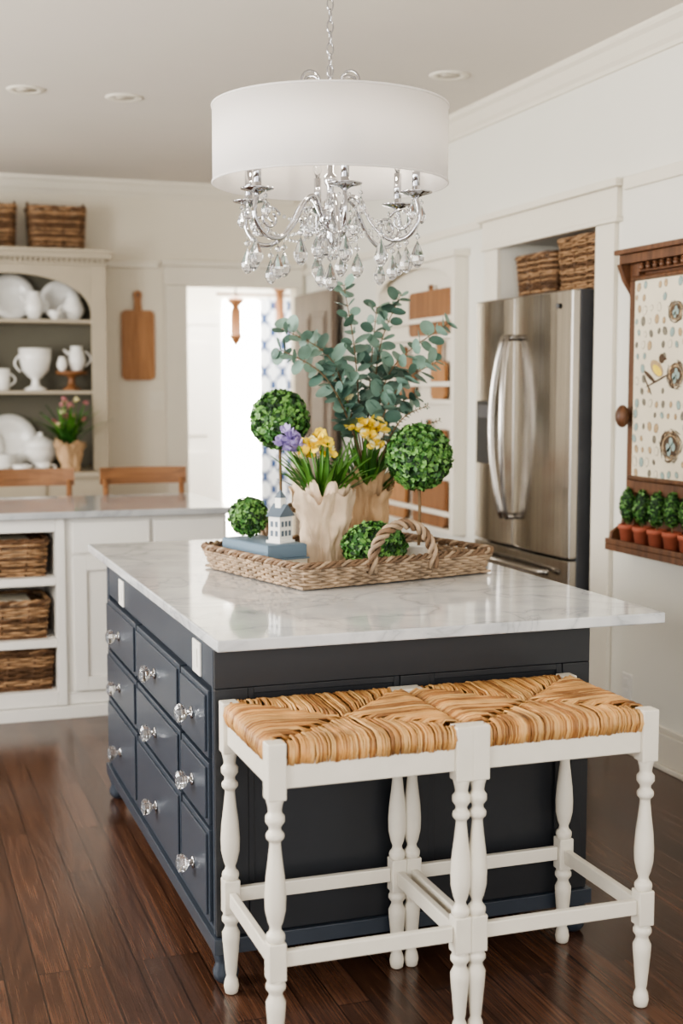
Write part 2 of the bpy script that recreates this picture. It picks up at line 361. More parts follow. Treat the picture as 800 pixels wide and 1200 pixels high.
for y0,y1 in cols:
    for z0,z1 in rows:
        y=(y0+y1)/2;z=(z0+z1)/2-(.0 if z1>.4 else .012)-.003;x=ix0-.016
        b.M=Matrix.Translation((x,y,z))@Matrix.Rotation(-pi/2,4,'Y')
        b.lathe([(.017,0),(.015,.004),(.007,.006),(.007,.012),(0,.012)],n=16,mi=0)
        b.lathe([(.008,.012),(.012,.016),(.021,.022),(.026,.03),(.024,.038),(.013,.044),(0,.045)],n=8,mi=1,sm=False)
        b.M=Matrix.Identity(4)
b.build('crystal_knobs',['chrome','glass'],0,isl)
b=MB()
for y in (3.275,4.40):
    b.box(ix0-.006,ix0-.0002,y-.042,y+.042,.752,.838,0);b.box(ix0-.009,ix0-.006,y-.018,y+.018,.772,.82,0)
b.build('outlet_plates',['white'],.002,isl)
# ------------------------------------------------------------ stools
def stool(cx,cy):
    root=empty('rush_seat_stool');hw,hd=.218,.195;H=.73
    b=MB()
    def leg(x,y):
        b.box(x-.021,x+.021,y-.021,y+.021,.605,H)
        pr=[(.012,.0),(.016,.004),(.019,.02),(.016,.036),(.012,.045),(.014,.055),(.017,.09),(.021,.135),(.022,.155),(.015,.17),(.015,.176),(.022,.186),(.022,.194),(.018,.20),(.020,.206)]
        b.lathe(pr,(x,y,0),20)
        b.box(x-.02,x+.02,y-.02,y+.02,.205,.29)
        pr=[(.019,.289),(.021,.298),(.021,.306),(.014,.314),(.012,.322),(.017,.335),(.0225,.36),(.0235,.39),(.021,.43),(.016,.47),(.0125,.503),(.012,.512),(.02,.52),(.02,.53),(.013,.537),(.013,.545),(.021,.556),(.021,.568),(.014,.577),(.016,.59),(.02,.606)]
        b.lathe(pr,(x,y,0),20)
    for sx in (-1,1):
        for sy in (-1,1): leg(cx+sx*hw,cy+sy*hd)
    e=.0205
    for sy in (-1,1):
        y=cy+sy*hd;b.box(cx-hw+e,cx+hw-e,y-.011,y+.011,.628,.688);b.box(cx-hw+e,cx+hw-e,y-.009,y+.009,.232,.268)
    for sx in (-1,1):
        x=cx+sx*hw;b.box(x-.011,x+.011,cy-hd+e,cy+hd-e,.628,.688);b.box(x-.009,x+.009,cy-hd+e,cy+hd-e,.225,.262)
    b.build('frame',['stoolw'],.003,root)
    b=MB();zt=H-.001;W=hw+.006;D=hd+.006
    b.box(cx-W+.012,cx+W-.012,cy-D+.012,cy+D-.012,zt-.045,zt-.014,1)
    def cords(n,along,L,S,sgn):
        grp=0;off=0
        for i in range(n):
            if grp<=0: grp=random.choice([2,3,4]);off=ru(-.002,.001);cm=random.choice([0,0,1,2]);gj=ru(-.005,.005)
            grp-=1
            t=-L+.024+(2*L-.048)*(i+.5)/n+ru(-.0010,.0010)
            d=(L-abs(t))*S/L
            prog=[(.02,-.052),(-.006,-.048),(-.013,-.028),(-.009,-.008),(.006,.001)]
            dd=.03
            while dd<d-.012: prog.append((dd,.005-.009*dd/S));dd+=.03
            prog.append((max(d,.012),-.013))
            pts=[];jj=ru(-.001,.001)+off;j2=gj+ru(-.003,.003)
            for k,(q,z) in enumerate(prog):
                tt=t+j2*(k/len(prog))+ru(-.0008,.0008);zz=zt+z+jj+ru(-.0008,.0008)
                if along=='x': pts.append((cx+tt,cy+sgn*(S-q),zz))
                else: pts.append((cx+sgn*(S-q),cy+tt,zz))
            b.tube(pts,ru(.0019,.0028),5,cm if rnd()<.45 else random.choice([0,1,2]))
    cords(106,'x',W,D,-1);cords(106,'x',W,D,1);cords(96,'y',D,W,-1);cords(96,'y',D,W,1)
    b.build('woven_rush_seat',['rush1','rush2','rush3'],0,root)
stool(.988,2.848);stool(1.464,2.848)
# ------------------------------------------------------------ peninsula
pen=empty('white_peninsula_cabinet')
b=MB();px0,px1,py0,py1=-.75,1.50,5.93,6.45
b.box(px0,px1,py0+.02,py1,0,.059);b.box(px0,px1,py1-.02,py1,.06,.905)
for xa,xb in ((px0,-.62),(-.58,.08),(.12,.714)):
    for z0,z1 in ((.06,.125),(.325,.36),(.605,.64),(.845,.904)): b.box(xa,xb,py0+.006,py1-.021,z0,z1)
for x in (.735,.10,-.6): b.box(x-.0195,x+.0195,py0,py1-.021,.06,.904)
b.box(.756,px1,py0+.021,py1-.021,.06,.904)
for x0,x1 in ((.79,1.135),(1.155,1.485)):
    b.box(x0,x1,py0,py0+.02,.745,.885)
    b.box(x0+.061,x1-.061,py0+.01,py0+.02,.181,.664)
    frame_xz(b,py0,py0+.02,x0,x1,.12,.725,.06)
b.box(.756,px1,py0+.012,py0+.02,.06,.11)
b.box(px0,px1,py0-.012,py0+.019,0,.055)
b.build('cabinet_body',['white'],.002,pen)
b=MB();b.box(px0-.02,1.53,5.895,6.78,.906,.936);b.build('stone_top',['marble2'],.004,pen)
# ------------------------------------------------------------ woven baskets
def rrect(w,d,r,n):
    pts=[];L=[(w-r,d-r,0),(-(w-r),d-r,90),(-(w-r),-(d-r),180),(w-r,-(d-r),270)]
    raw=[]
    for cx,cy,a in L:
        for k in range(7):
            t=math.radians(a+90*k/6);raw.append((cx+r*math.cos(t),cy+r*math.sin(t)))
    raw.append(raw[0]);seg=[0]
    for i in range(1,len(raw)): seg.append(seg[-1]+math.dist(raw[i],raw[i-1]))
    T=seg[-1];j=0
    for k in range(n):
        s=T*k/n
        while seg[j+1]<s:j+=1
        f=(s-seg[j])/(seg[j+1]-seg[j]) if seg[j+1]>seg[j] else 0
        pts.append((raw[j][0]+(raw[j+1][0]-raw[j][0])*f,raw[j][1]+(raw[j+1][1]-raw[j][1])*f))
    return pts
def weave(b,w,d,h,flare,rows,npt,rad,mats,r=.04,z0=0,amp=None):
    amp=amp or rad*.9
    for k in range(rows):
        t=k/(rows-1);ww=w+flare*t;dd=d+flare*t
        P=rrect(ww,dd,r,npt);pts=[]
        for i,(x,y) in enumerate(P):
            nx,ny=x/ww,y/dd;l=math.hypot(nx,ny);o=amp*(1 if (i//2+k)%2 else -1)
            pts.append((x+o*nx/l,y+o*ny/l,z0+h*t+ru(-rad,rad)*.25))
        b.tube(pts,rad*ru(.85,1.1),5,random.choice(mats),True)
    P0=rrect(w,d,r,npt//4);P1=rrect(w+flare,d+flare,r,npt//4)
    for p,q in zip(P0,P1): b.tube([(p[0],p[1],z0),(q[0],q[1],z0+h)],rad*.8,4,mats[0])
    for ph in (0,pi*2/3,pi*4/3):
        n=npt*2;P=rrect(w+flare,d+flare,r,n);pts=[]
        for i,(x,y) in enumerate(P):
            a=i*.55+ph;l=math.hypot(x,y);pts.append((x+x/l*rad*1.3*math.cos(a),y+y/l*rad*1.3*math.cos(a),z0+h+rad+rad*1.3*math.sin(a)))
        b.tube(pts,rad*1.05,5,random.choice(mats),True)
    b.box(-w,w,-d,d,z0-rad,z0+rad*.5,mats[0])
def basket(cx,cy,z,w,d,h,mats,rad=.0055,handles=True,name='wicker_basket',fill=None):
    b=MB();b.M=Matrix.Translation((cx,cy,z+rad))
    weave(b,w,d,h,.012,max(5,int(h/(rad*2))),int(2*(w+d)*2/.028/2)*2,rad,[0,1])
    if handles:
        for sx in (-1,1):
            pts=[(sx*(w+.012),-.05+.1*k/8,h+.045*math.sin(pi*k/8)) for k in range(9)];b.tube(pts,rad*1.2,6,0)
    if fill: b.box(-w*.8,w*.75,-d*.7,d*.7,h*.5,h*1.05,2)
    b.build(name,mats+(['paper'] if fill else []))
for (cx,z,h) in ((.42,.641,.15),(.42,.361,.155),(.44,.126,.165)):
    basket(cx,6.14,z,.255,.15,h,['wick2','wick1'],handles=False,fill=(z>.3))
basket(3.06,5.655,1.902,.14,.17,.185,['wick2','wick1'],handles=False)
basket(3.06,5.20,1.902,.14,.205,.225,['wick2','wick1'],handles=False)
basket(1.10,8.78,2.362,.165,.12,.25,['wick2','wick1'])
basket(.66,8.78,2.362,.17,.12,.25,['wick2','wick1'])
# ------------------------------------------------------------ chairs
def chair(cx,cy):
    b=MB()
    for sx in (-1,1):
        b.tube([(cx+sx*.2,cy,0),(cx+sx*.2,cy,.45),(cx+sx*.205,cy+.04,1.0)],[.016,.019,.015],10)
        b.tube([(cx+sx*.19,cy-.38,0),(cx+sx*.19,cy-.38,.44)],[.014,.019],10)
        b.tube([(cx+sx*.19,cy-.38,.2),(cx+sx*.2,cy,.2)],.01,8)
    b.box(cx-.215,cx+.215,cy-.41,cy+.03,.43,.455)
    for z0,z1 in ((.97,1.06),(.80,.86),(.64,.69)):
        P=[]
        for k in range(9):
            u=-1+k/4;P.append((cx+u*.232,cy+.045-.03*(u*u-1)*-1*-1))
        for k in range(8):
            (xa,ya),(xb,yb)=P[k],P[k+1];o=(z0-.64)*.07
            ya-=.03-o;yb-=.03-o
            b.add([(xa,ya,z0),(xb,yb,z0),(xb,yb+.02,z0),(xa,ya+.02,z0),(xa,ya,z1),(xb,yb,z1),(xb,yb+.02,z1),(xa,ya+.02,z1)],[(0,3,2,1),(4,5,6,7),(0,1,5,4),(1,2,6,5),(2,3,7,6),(3,0,4,7)],0,False)
    b.build('wooden_dining_chair',['oakx'])
chair(.72,7.0);chair(1.32,7.0)
# ------------------------------------------------------------ fridge
fr=empty('stainless_refrigerator');fx=2.74;fy0,fy1=4.985,5.935
b=MB();b.box(fx+.06,3.5,fy0+.01,NY1-.015,.03,1.9,0);b.box(fx+.09,3.45,fy0+.05,NY1-.05,0,.03,1);b.build('case',['greysteel','dark'],.004,fr)
def door(y0,y1,z0,z1):
    n=10;poly=[]
    for k in range(n+1):
        u=k/n;poly.append((fx+.018*(2*u-1)**2-.002,y0+(y1-y0)*u))
    poly=[(x,y) for x,y in poly]+[(fx+.058,y1),(fx+.058,y0)]
    b.prism(poly,'z',z0,z1,0)
ym=5.52
b=MB();door(fy0,ym-.003,.75,1.895);door(ym+.003,fy1,.75,1.895);door(fy0,fy1,.08,.742)
b.build('doors',['steel'],.006,fr)
b=MB()
for y,sg in ((ym-.055,-1),(ym+.055,1)):
    pts=[]
    for k in range(25):
        u=k/24;pts.append((fx-.025-.05*math.sin(pi*u)**.7,y-sg*.03*(1-math.sin(pi*u)),.88+.84*u))
    b.tube(pts,.0135,10,0)
    for z in (.89,1.71): b.tube([(fx+.01,y-sg*.03,z),(fx-.03,y-sg*.03,z)],.013,8,0)
pts=[(fx-.02-.04*math.sin(pi*k/20)**.5,fy0+.12+(fy1-fy0-.24)*k/20,.68) for k in range(21)];b.tube(pts,.013,10,0)
b.build('handles',['steel'],0,fr)
b=MB();b.box(fx-.004,fx+.02,ym+.17,ym+.36,1.12,1.42,0);b.box(fx-.008,fx-.0042,ym+.19,ym+.34,1.34,1.40,1);b.build('dispenser',['dark','greysteel'],.002,fr)
b=MB()
b.M=Matrix.Translation((fx-.001,5.08,1.83))@Matrix.Rotation(-pi/2,4,'Y');b.lathe([(.012,0),(.012,.003),(0,.003)],n=16);b.build('badge',['greysteel'],0,fr)
# ------------------------------------------------------------ plate rack with cutting boards
b=MB();ry0,ry1=6.24,7.38;X=XR
b.box(X-.075,X-.013,ry0,ry0+.045,.72,2.149);b.box(X-.075,X-.013,ry1-.045,ry1,.72,2.149);b.box(X-.09,X-.001,ry0-.02,ry1+.02,2.15,2.18);b.box(X-.012,X-.001,ry0,ry1,.72,2.149)
for z in (.74,1.08,1.42,1.76):
    b.box(X-.073,X-.013,ry0+.046,ry1-.046,z-.02,z);b.box(X-.078,X-.064,ry0+.046,ry1-.046,z+.07,z+.095)
for k in range(16):
    f=lambda k:(ry0+.046+(ry1-ry0-.092)*k/16,2.03+.10*math.sin(pi*k/16)**.5)
    (ya,za),(yb,zb)=f(k),f(k+1);b.prism([(ya,za),(yb,zb),(yb,2.148),(ya,2.148)],'x',X-.073,X-.06)
b.build('plate_rack',['trim'],0)
def cutboard(name,M0,w,h,hh,t,mats,hw=.03):
    b=MB();b.M=M0;r=min(.035,w*.3);poly=[]
    for k in range(6):t_=math.radians(-90+90*k/5);poly.append((w/2-r+r*math.cos(t_),r+r*math.sin(t_)))
    for k in range(6):t_=math.radians(90*k/5);poly.append((w/2-r+r*math.cos(t_),h-r+r*math.sin(t_)))
    poly.append((hw,h));poly.append((hw*.8,h+hh*.5))
    for k in range(9):t_=math.radians(180*k/8);poly.append((hw*1.1*math.cos(t_),h+hh-hw+hw*1.1*math.sin(t_)))
    poly.append((-hw*.8,h+hh*.5));poly.append((-hw,h))
    for k in range(6):t_=math.radians(90+90*k/5);poly.append((-w/2+r+r*math.cos(t_),h-r+r*math.sin(t_)))
    for k in range(6):t_=math.radians(180+90*k/5);poly.append((-w/2+r+r*math.cos(t_),r+r*math.sin(t_)))
    b.prism(poly,'y',0,t,0)
    b.M=M0@Matrix.Translation((0,-.001,h+hh-hw))@Matrix.Rotation(pi/2,4,'X');b.lathe([(.01,0),(.01,.001)],n=12,mi=1)
    b.build(name,mats,.003)
RW=lambda y,z: Matrix.Translation((XR-.055,y,z+.002))@Matrix.Rotation(-pi/2,4,'Z')
cutboard('wooden_cutting_board',RW(6.62,1.76),.58,.24,.03,.02,['board2','dark'],.012)
cutboard('wooden_cutting_board',RW(6.50,1.42),.19,.20,.11,.018,['board','dark'],.022)
cutboard('wooden_cutting_board',RW(6.98,1.42),.26,.24,.05,.018,['board2','dark'],.02)
cutboard('wooden_cutting_board',RW(6.62,.74),.46,.25,.04,.02,['board2','dark'],.015)
cutboard('wooden_cutting_board',RW(6.64,1.08),.46,.18,.05,.02,['board2','dark'],.015)
cutboard('wooden_cutting_board',RW(7.1,.74),.28,.24,.05,.02,['board','dark'],.015)
cutboard('wooden_cutting_board',Matrix.Translation((1.66,YF-.022,1.535)),.225,.47,.13,.02,['board','dark'],.028)
b=MB();b.box(1.735,1.84,YF-.006,YF,1.33,1.46);b.box(1.762,1.772,YF-.012,YF-.006,1.38,1.41);b.box(1.803,1.813,YF-.012,YF-.006,1.38,1.41);b.build('light_switch',['trim'],.002)
b=MB();b.box(XR-.006,XR,4.61,4.68,.205,.32);b.box(XR-.009,XR-.006,4.628,4.662,.225,.255);b.box(XR-.009,XR-.006,4.628,4.662,.27,.30);b.build('wall_outlet',['white'],.002)
# ------------------------------------------------------------ framed bird poster with shelf
mb=empty('wooden_memo_frame');yb0,yb1=3.78,4.64
b=MB();X=XR
b.box(X-.02,X-.001,yb0+.03,yb1-.03,.901,1.964,0)
b.box(X-.05,X-.0205,yb1-.095,yb1-.035,.8851,1.964,0);b.box(X-.05,X-.0205,yb0+.035,yb0+.095,.8851,1.964,0)
b.box(X-.05,X-.0205,yb0+.0955,yb1-.0955,1.07,1.125,0);b.box(X-.05,X-.0205,yb0+.0955,yb1-.0955,1.93,1.964,0)
b.box(X-.08,X-.001,yb0,yb1,1.965,2.0,0);b.box(X-.10,X-.001,yb0-.01,yb1+.01,2.001,2.02,0)
for k in range(14):
    y=yb0+.11+k*.047;b.lathe([(.0,0),(.010,.005),(.012,.015),(.006,.02),(.012,.026),(.004,.03)],(X-.062,y,1.934),10,0)
for y in (yb1-.02,yb0+.02):
    b.prism([(X-.095,1.964),(X-.001,1.964),(X-.001,1.72),(X-.02,1.76),(X-.035,1.85),(X-.07,1.90)],'y',y-.014,y+.014)
for y in (yb1-.055,yb0+.055):
    b.ell((X-.085,y,1.37),(.028,.028,.045),14,8,0);b.tube([(X-.045,y,1.37),(X-.08,y,1.37)],.012,8,0)
b.box(X-.115,X-.001,yb0-.01,yb1+.01,.835,.86,0);b.box(X-.115,X-.103,yb0-.01,yb1+.01,.861,.882,0)
for y in (yb1,yb0): b.prism([(X-.102,.861),(X-.001,.861),(X-.001,1.04),(X-.02,1.02),(X-.045,.94),(X-.095,.905)],'y',y-.009,y+.009)
b.box(X-.02,X-.001,yb0+.03,yb1-.03,.861,.9,0)
b.build('frame',['darkwood'],.002,mb)
b=MB();xp=X-.056
py_0,py_1=3.87,4.555
b.box(xp,xp+.003,py_0,py_1,1.13,1.90,0)
b.tube([(xp-.004,py_0-.01,1.905),(xp-.004,py_1+.01,1.905)],.010,8,5);b.tube([(xp-.004,py_0-.01,1.128),(xp-.004,py_1+.01,1.128)],.010,8,5)
def disc(y,z,ry,rz,mi,off=.0012,a=0):
    vs=[(xp-off,y,z)];n=14
    for k in range(n):
        t=2*pi*k/n;u=ry*math.cos(t);v=rz*math.sin(t);vs.append((xp-off,y+u*math.cos(a)-v*math.sin(a),z+u*math.sin(a)+v*math.cos(a)))
    b.add(vs,[(0,1+(k+1)%n,1+k) for k in range(n)],mi)
nests=((4.27,1.765,.05),(4.26,1.53,.062),(4.285,1.265,.076),(4.0,1.66,.06),(3.97,1.35,.07))
for row in range(17):
    z=1.872-row*.045
    for c in range(14):
        y=4.525-c*.047+(row%2)*.012
        if any(math.hypot(y-a,z-q)<r+.022 for a,q,r in nests) or math.hypot(y-4.39,z-1.54)<.08 or rnd()<.12: continue
        s=ru(.010,.0185);aa=ru(-.7,.7);y+=ru(-.005,.005);z_=z+ru(-.005,.005)
        disc(y,z_,s*.78+.0014,s+.0014,1,.001,aa);disc(y,z_,s*.78,s,random.choice([2,2,3,3,4,0,4]),.0014,aa)
for (y,z,r) in nests:
    disc(y,z,r*.85,r*.72,3,.0016)
    for k in range(60):
        a=ru(0,2*pi);q=r*ru(.6,1.0);disc(y+q*math.cos(a),z+.85*q*math.sin(a),r*.28,r*.03,random.choice([1,1,4]),ru(.0018,.0022),a+pi/2+ru(-.4,.4))
    disc(y,z,r*.62,r*.5,1,.0024)
    for k in range(4): disc(y+[-.25,.2,-.05,.1][k]*r,z+[-.05,-.1,.2,-.3][k]*r,r*.17,r*.22,2,.0028,ru(-.5,.5))
disc(4.39,1.555,.050,.027,3,.0016,.5);disc(4.356,1.592,.020,.019,1,.002);disc(4.438,1.525,.045,.009,1,.002,.5);disc(4.333,1.59,.011,.004,5,.002)
disc(4.38,1.51,.09,.004,1,.0018,-.3);disc(4.385,1.548,.034,.016,6,.0024,.5);disc(4.45,1.49,.045,.004,1,.0018,.9)
b.build('bird_egg_poster',['poster','ink','inkblue','inktan','inkgrey','darkwood','yellow'],0,mb,recalc=False)
# ------------------------------------------------------------ boxwood
def leafcloud(b,c,r,n,size,mis=(0,0,1,1,2),core=2,teardrop=0):
    for _ in range(n):
        z=ru(-1,1);a=ru(0,2*pi);q=math.sqrt(1-z*z);p=Vector((q*math.cos(a),q*math.sin(a),z))
        k=ru(.86,1.05);tp=1-teardrop*max(0,z)*.5
        P=Vector((c[0]+p.x*r[0]*k*tp,c[1]+p.y*r[1]*k*tp,c[2]+p.z*r[2]*k))
        nrm=(p+Vector((ru(-1,1),ru(-1,1),ru(-1,1)))*.75).normalized();t=nrm.orthogonal().normalized()
        t=(Matrix.Rotation(ru(0,2*pi),3,nrm)@t);w=nrm.cross(t);s=size*ru(.7,1.25)
        up=nrm*s*.25
        b.add([P-t*s,P+w*s*.6+up,P+t*s,P-w*s*.6+up],[(0,1,2),(0,2,3)],random.choice(mis),True)
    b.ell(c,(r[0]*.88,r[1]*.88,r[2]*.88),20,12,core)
def small_topiary(x,y,z):
    b=MB();b.lathe([(.026,0),(.034,.062),(.038,.063),(.039,.082),(.035,.082),(.033,.072),(0,.07)],(x,y,z),20,3)
    b.tube([(x,y,z+.065),(x,y,z+.12)],.004,6,4)
    leafcloud(b,(x,y,z+.162+ru(-.004,.004)),(.034,.034,.068),560,.0075,teardrop=.45)
    b.build('potted_topiary',['box1','box2','box3','terra','stem'],recalc=False)
for k in range(7): small_topiary(XR-.062,4.565-.104*k,.8605)
# ------------------------------------------------------------ tray arrangement
TN=Vector((1.18,3.72));al=math.radians(14);d1=Vector((math.cos(al),math.sin(al)));d2=Vector((-math.sin(al),math.cos(al)))
ZT=.879
def TP(s,t): p=TN+d1*s+d2*t;return p.x,p.y
L1,L2=.72,.63
c0=TP(L1/2-.012,L2/2)
b=MB();b.M=Matrix.Translation((c0[0],c0[1],ZT+.008))@Matrix.Rotation(al,4,'Z')
weave(b,L1/2,L2/2,.062,.020,8,200,.0052,[0,1,2,0,3],r=.07,amp=.006)
for sy in (-1,1):
    for q in (0,2.1,4.2):
        pts=[]
        for k in range(41):
            t=pi*k/40;rr=.011*math.sin(t*9+q);r2=.011*math.cos(t*9+q)
            x=.118*math.cos(t)-.01;z=.03+.145*math.sin(t)**.8
            pts.append((x+rr*math.cos(t),sy*(L2/2+.024+r2),z+rr*math.sin(t)))
        b.tube(pts,.0075,6,(0 if q else 1))
b.build('wicker_tray',['wick3','wick4','wick1','wick3'])
def tbox(b,s0,s1,t0,t1,z0,z1,mi):
    sv=b.M.copy();b.M=Matrix.Translation((TN.x,TN.y,0))@Matrix.Rotation(al,4,'Z');b.box(s0,s1,t0,t1,z0,z1,mi);b.M=sv
b=MB();zb=ZT+.014
tbox(b,.02,.18,.27,.59,zb,zb+.005,0);tbox(b,.025,.175,.275,.585,zb+.005,zb+.042,1);tbox(b,.02,.18,.27,.59,zb+.042,zb+.047,0);tbox(b,.014,.0198,.27,.59,zb,zb+.047,0)
tbox(b,.03,.175,.28,.585,zb+.048,zb+.088,0);tbox(b,.034,.171,.284,.581,zb+.088,zb+.0905,0)
b.build('stacked_books',['bookblue','paper'],.0015)
zb2=zb+.091
x,y=TP(.115,.345);b=MB()
b.M=Matrix.Translation((x,y,zb2))@Matrix.Rotation(al+.3,4,'Z')
b.box(-.036,.036,-.03,.03,0,.008,0);b.box(-.03,.03,-.024,.024,.008,.085,0)
b.prism([(-.038,.0852),(.038,.0852),(0,.125)],'y',-.03,.03,1)
b.box(-.012,.012,-.012,.012,.1,.145,0);b.lathe([(.02,.145),(0,.172)],n=4,mi=1,sm=False,rot=pi/4)
for xx in (-.017,.0,.017):
    for zz in (.022,.052): b.box(xx-.005,xx+.005,-.0255,-.024,zz,zz+.018,1)
for yy in (-.01,.01):
    for zz in (.022,.052): b.box(-.0315,-.03,yy-.005,yy+.005,zz,zz+.018,1)
b.build('model_house',['ceramic','slate'],.0008)
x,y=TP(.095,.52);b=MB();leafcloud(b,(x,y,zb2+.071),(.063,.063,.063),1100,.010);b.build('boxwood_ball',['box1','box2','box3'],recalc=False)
def topiary(name,x,y,zc,r,n):
    b=MB();b.lathe([(.032,0),(.042,.03),(.047,.062),(.05,.066),(.046,.07),(.042,.062),(0,.058)],(x,y,zb),24,3)
    b.tube([(x,y,zb+.055),(x+.003,y,(zb+zc)/2),(x,y,zc-r*.8)],.0055,8,4)
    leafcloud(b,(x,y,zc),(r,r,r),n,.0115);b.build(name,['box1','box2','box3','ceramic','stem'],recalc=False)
x,y=TP(.240,.56);topiary('topiary_ball_plant',x,y,1.374,.096,2600)
x,y=TP(.57,.21);topiary('topiary_ball_plant',x,y,1.253,.105,3000)
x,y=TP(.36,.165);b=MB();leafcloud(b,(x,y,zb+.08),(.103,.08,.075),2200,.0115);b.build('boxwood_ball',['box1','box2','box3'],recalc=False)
def petal(b,c,dirv,L,w,mi,curl=.3):
    d=Vector(dirv).normalized();s=d.orthogonal().normalized();s=Matrix.Rotation(ru(0,6.28),3,d)@s;n=d.cross(s);c=Vector(c)
    vs=[];
    for t,ww in ((0,.15),(.35,.8),(.7,1),(1,.25)):
        o=c+d*L*t+n*curl*L*t*t
        vs+=[o-s*w*ww*.5,o+n*(-.12*w),o+s*w*ww*.5]
    fs=[]
    for k in range(3):
        for j in range(2): a=k*3+j;fs.append((a,a+1,a+4,a+3))
    b.add(vs,fs,mi,True)
def bloom(b,c,r,mi,n=14,c2=None):
    for k in range(n):
        z=ru(-.3,1);a=ru(0,2*pi);q=math.sqrt(max(0,1-z*z))
        petal(b,c,(q*math.cos(a),q*math.sin(a),z+.15),r*ru(.8,1.1),r*.75,mi if (c2 is None or rnd()<.75) else c2,ru(-.3,.3))
def strap(b,base,ang,lean,L,w,mi):
    d=Vector((math.cos(ang),math.sin(ang),0));s=Vector((-math.sin(ang),math.cos(ang),0));vs=[];n=8
    for k in range(n+1):
        t=k/n;out=lean*L*t**1.6;h=L*(t-lean*.45*t*t);ww=w*(math.sin(pi*min(1,.15+t*.85))**.6) if k<n else .0005
        c=Vector(base)+d*out+Vector((0,0,h))
        vs+=[c-s*ww*.5+d*.003,c-d*.002,c+s*ww*.5+d*.003]
    fs=[]
    for k in range(n):
        for j in range(2): a=k*3+j;fs.append((a,a+1,a+4,a+3))
    b.add(vs,fs,mi,True)
def kraft(b,x,y,z,r0,r1,h,mi,seed):
    n=120;K=16;vs=[];fs=[]
    for layer,(sc,hh) in enumerate(((1,.97),(.90,1.08))):
        o=layer*(K+1)*n
        for j in range(K+1):
            t=j/K
            for i in range(n):
                a=2*pi*i/n;sd=seed+layer*3.3
                ph=a*3.5+2.2*noise.noise(Vector((math.cos(a)*1.3,math.sin(a)*1.3,sd)))+sd
                ple=abs(math.sin(ph))
                cr=(ple-.5)*.013*(.25+t)+noise.noise(Vector((math.cos(a)*2.2+sd,math.sin(a)*2.2,t*2.5)))*.020+noise.noise(Vector((math.cos(a)*7+sd,math.sin(a)*7,t*7)))*.011
                r=(r0+(r1-r0)*t**1.2)*sc+cr+max(0,t-.82)*.07*(1-layer)
                tear=h*(.20*noise.noise(Vector((math.cos(a)*2.6,math.sin(a)*2.6,sd)))+.09*ple+.04*noise.noise(Vector((math.cos(a)*12,math.sin(a)*12,sd))))
                vs.append((x+r*math.cos(a),y+r*math.sin(a),z+h*hh*t+tear*max(0,t-.5)*2))
        for j in range(K):
            for i in range(n):
                i2=(i+1)%n;fs.append((o+j*n+i,o+j*n+i2,o+(j+1)*n+i2,o+(j+1)*n+i))
    fs.append(tuple(range(n)));b.add(vs,fs,mi,True)
p1=TP(.30,.38);p2=TP(.525,.47)
mats=['kraft','leafg','leafg2','yellow','cream','lilac','soil','stem']
Rv=Vector((.9447,-.3279,0));Fv=Vector((.3279,.9447,0))
b=MB();kraft(b,p1[0],p1[1],zb,.068,.090,.232,0,1.3);b.lathe([(.06,0),(0,.001)],(p1[0],p1[1],zb+.17),20,6)
for k in range(70):
    a=ru(0,2*pi);rr=ru(.0,.05);strap(b,(p1[0]+rr*math.cos(a),p1[1]+rr*math.sin(a),zb+.17),a+ru(-.5,.5),ru(.1,.8),ru(.16,.28),ru(.014,.022),random.choice([1,1,2]))
def flowerat(b,p,dx,dy,z,r,mi,n=16,c2=None):
    c=Vector((p[0],p[1],0))+Rv*dx+Fv*dy;c.z=z
    b.tube([(p[0]+ru(-.02,.02),p[1]+ru(-.02,.02),zb+.18),(c.x*.6+p[0]*.4,c.y*.6+p[1]*.4,z-.08),(c.x,c.y,z)],.0035,6,1);bloom(b,c,r,mi,n,c2)
for q in ((-.04,-.03,1.285,.042),(-.0,-.05,1.30,.038),(-.01,.02,1.31,.038),(.02,-.02,1.265,.032),(-.055,.0,1.26,.032)): flowerat(b,p1,q[0],q[1],q[2],q[3],3,22,4)
for q in ((-.10,0,1.315,.036),(-.135,.01,1.30,.032),(-.08,-.03,1.295,.032),(-.11,.0,1.275,.032),(-.12,.01,1.335,.028)): flowerat(b,p1,q[0],q[1],q[2],q[3],5,20)
b.build('paper_wrapped_flower_pot',mats,recalc=False)
b=MB();kraft(b,p2[0],p2[1],zb,.062,.090,.25,0,5.7);b.lathe([(.06,0),(0,.001)],(p2[0],p2[1],zb+.19),20,6)
for k in range(70):
    a=ru(0,2*pi);rr=ru(.0,.05);strap(b,(p2[0]+rr*math.cos(a),p2[1]+rr*math.sin(a),zb+.18),a+ru(-.5,.5),ru(.1,.75),ru(.15,.28),ru(.014,.022),random.choice([1,1,2]))
for q in ((.01,-.05,1.35,.044),(.045,-.04,1.34,.042),(-.03,-.03,1.345,.038),(.02,-.07,1.315,.036),(.04,-.08,1.285,.03)): flowerat(b,p2,q[0],q[1],q[2],q[3],3,22,4)
for q in ((-.07,-.02,1.445,.034),(-.055,.0,1.42,.028)): flowerat(b,p2,q[0],q[1],q[2],q[3],4,18)
b.build('paper_wrapped_flower_pot',['kraft2']+mats[1:],recalc=False)
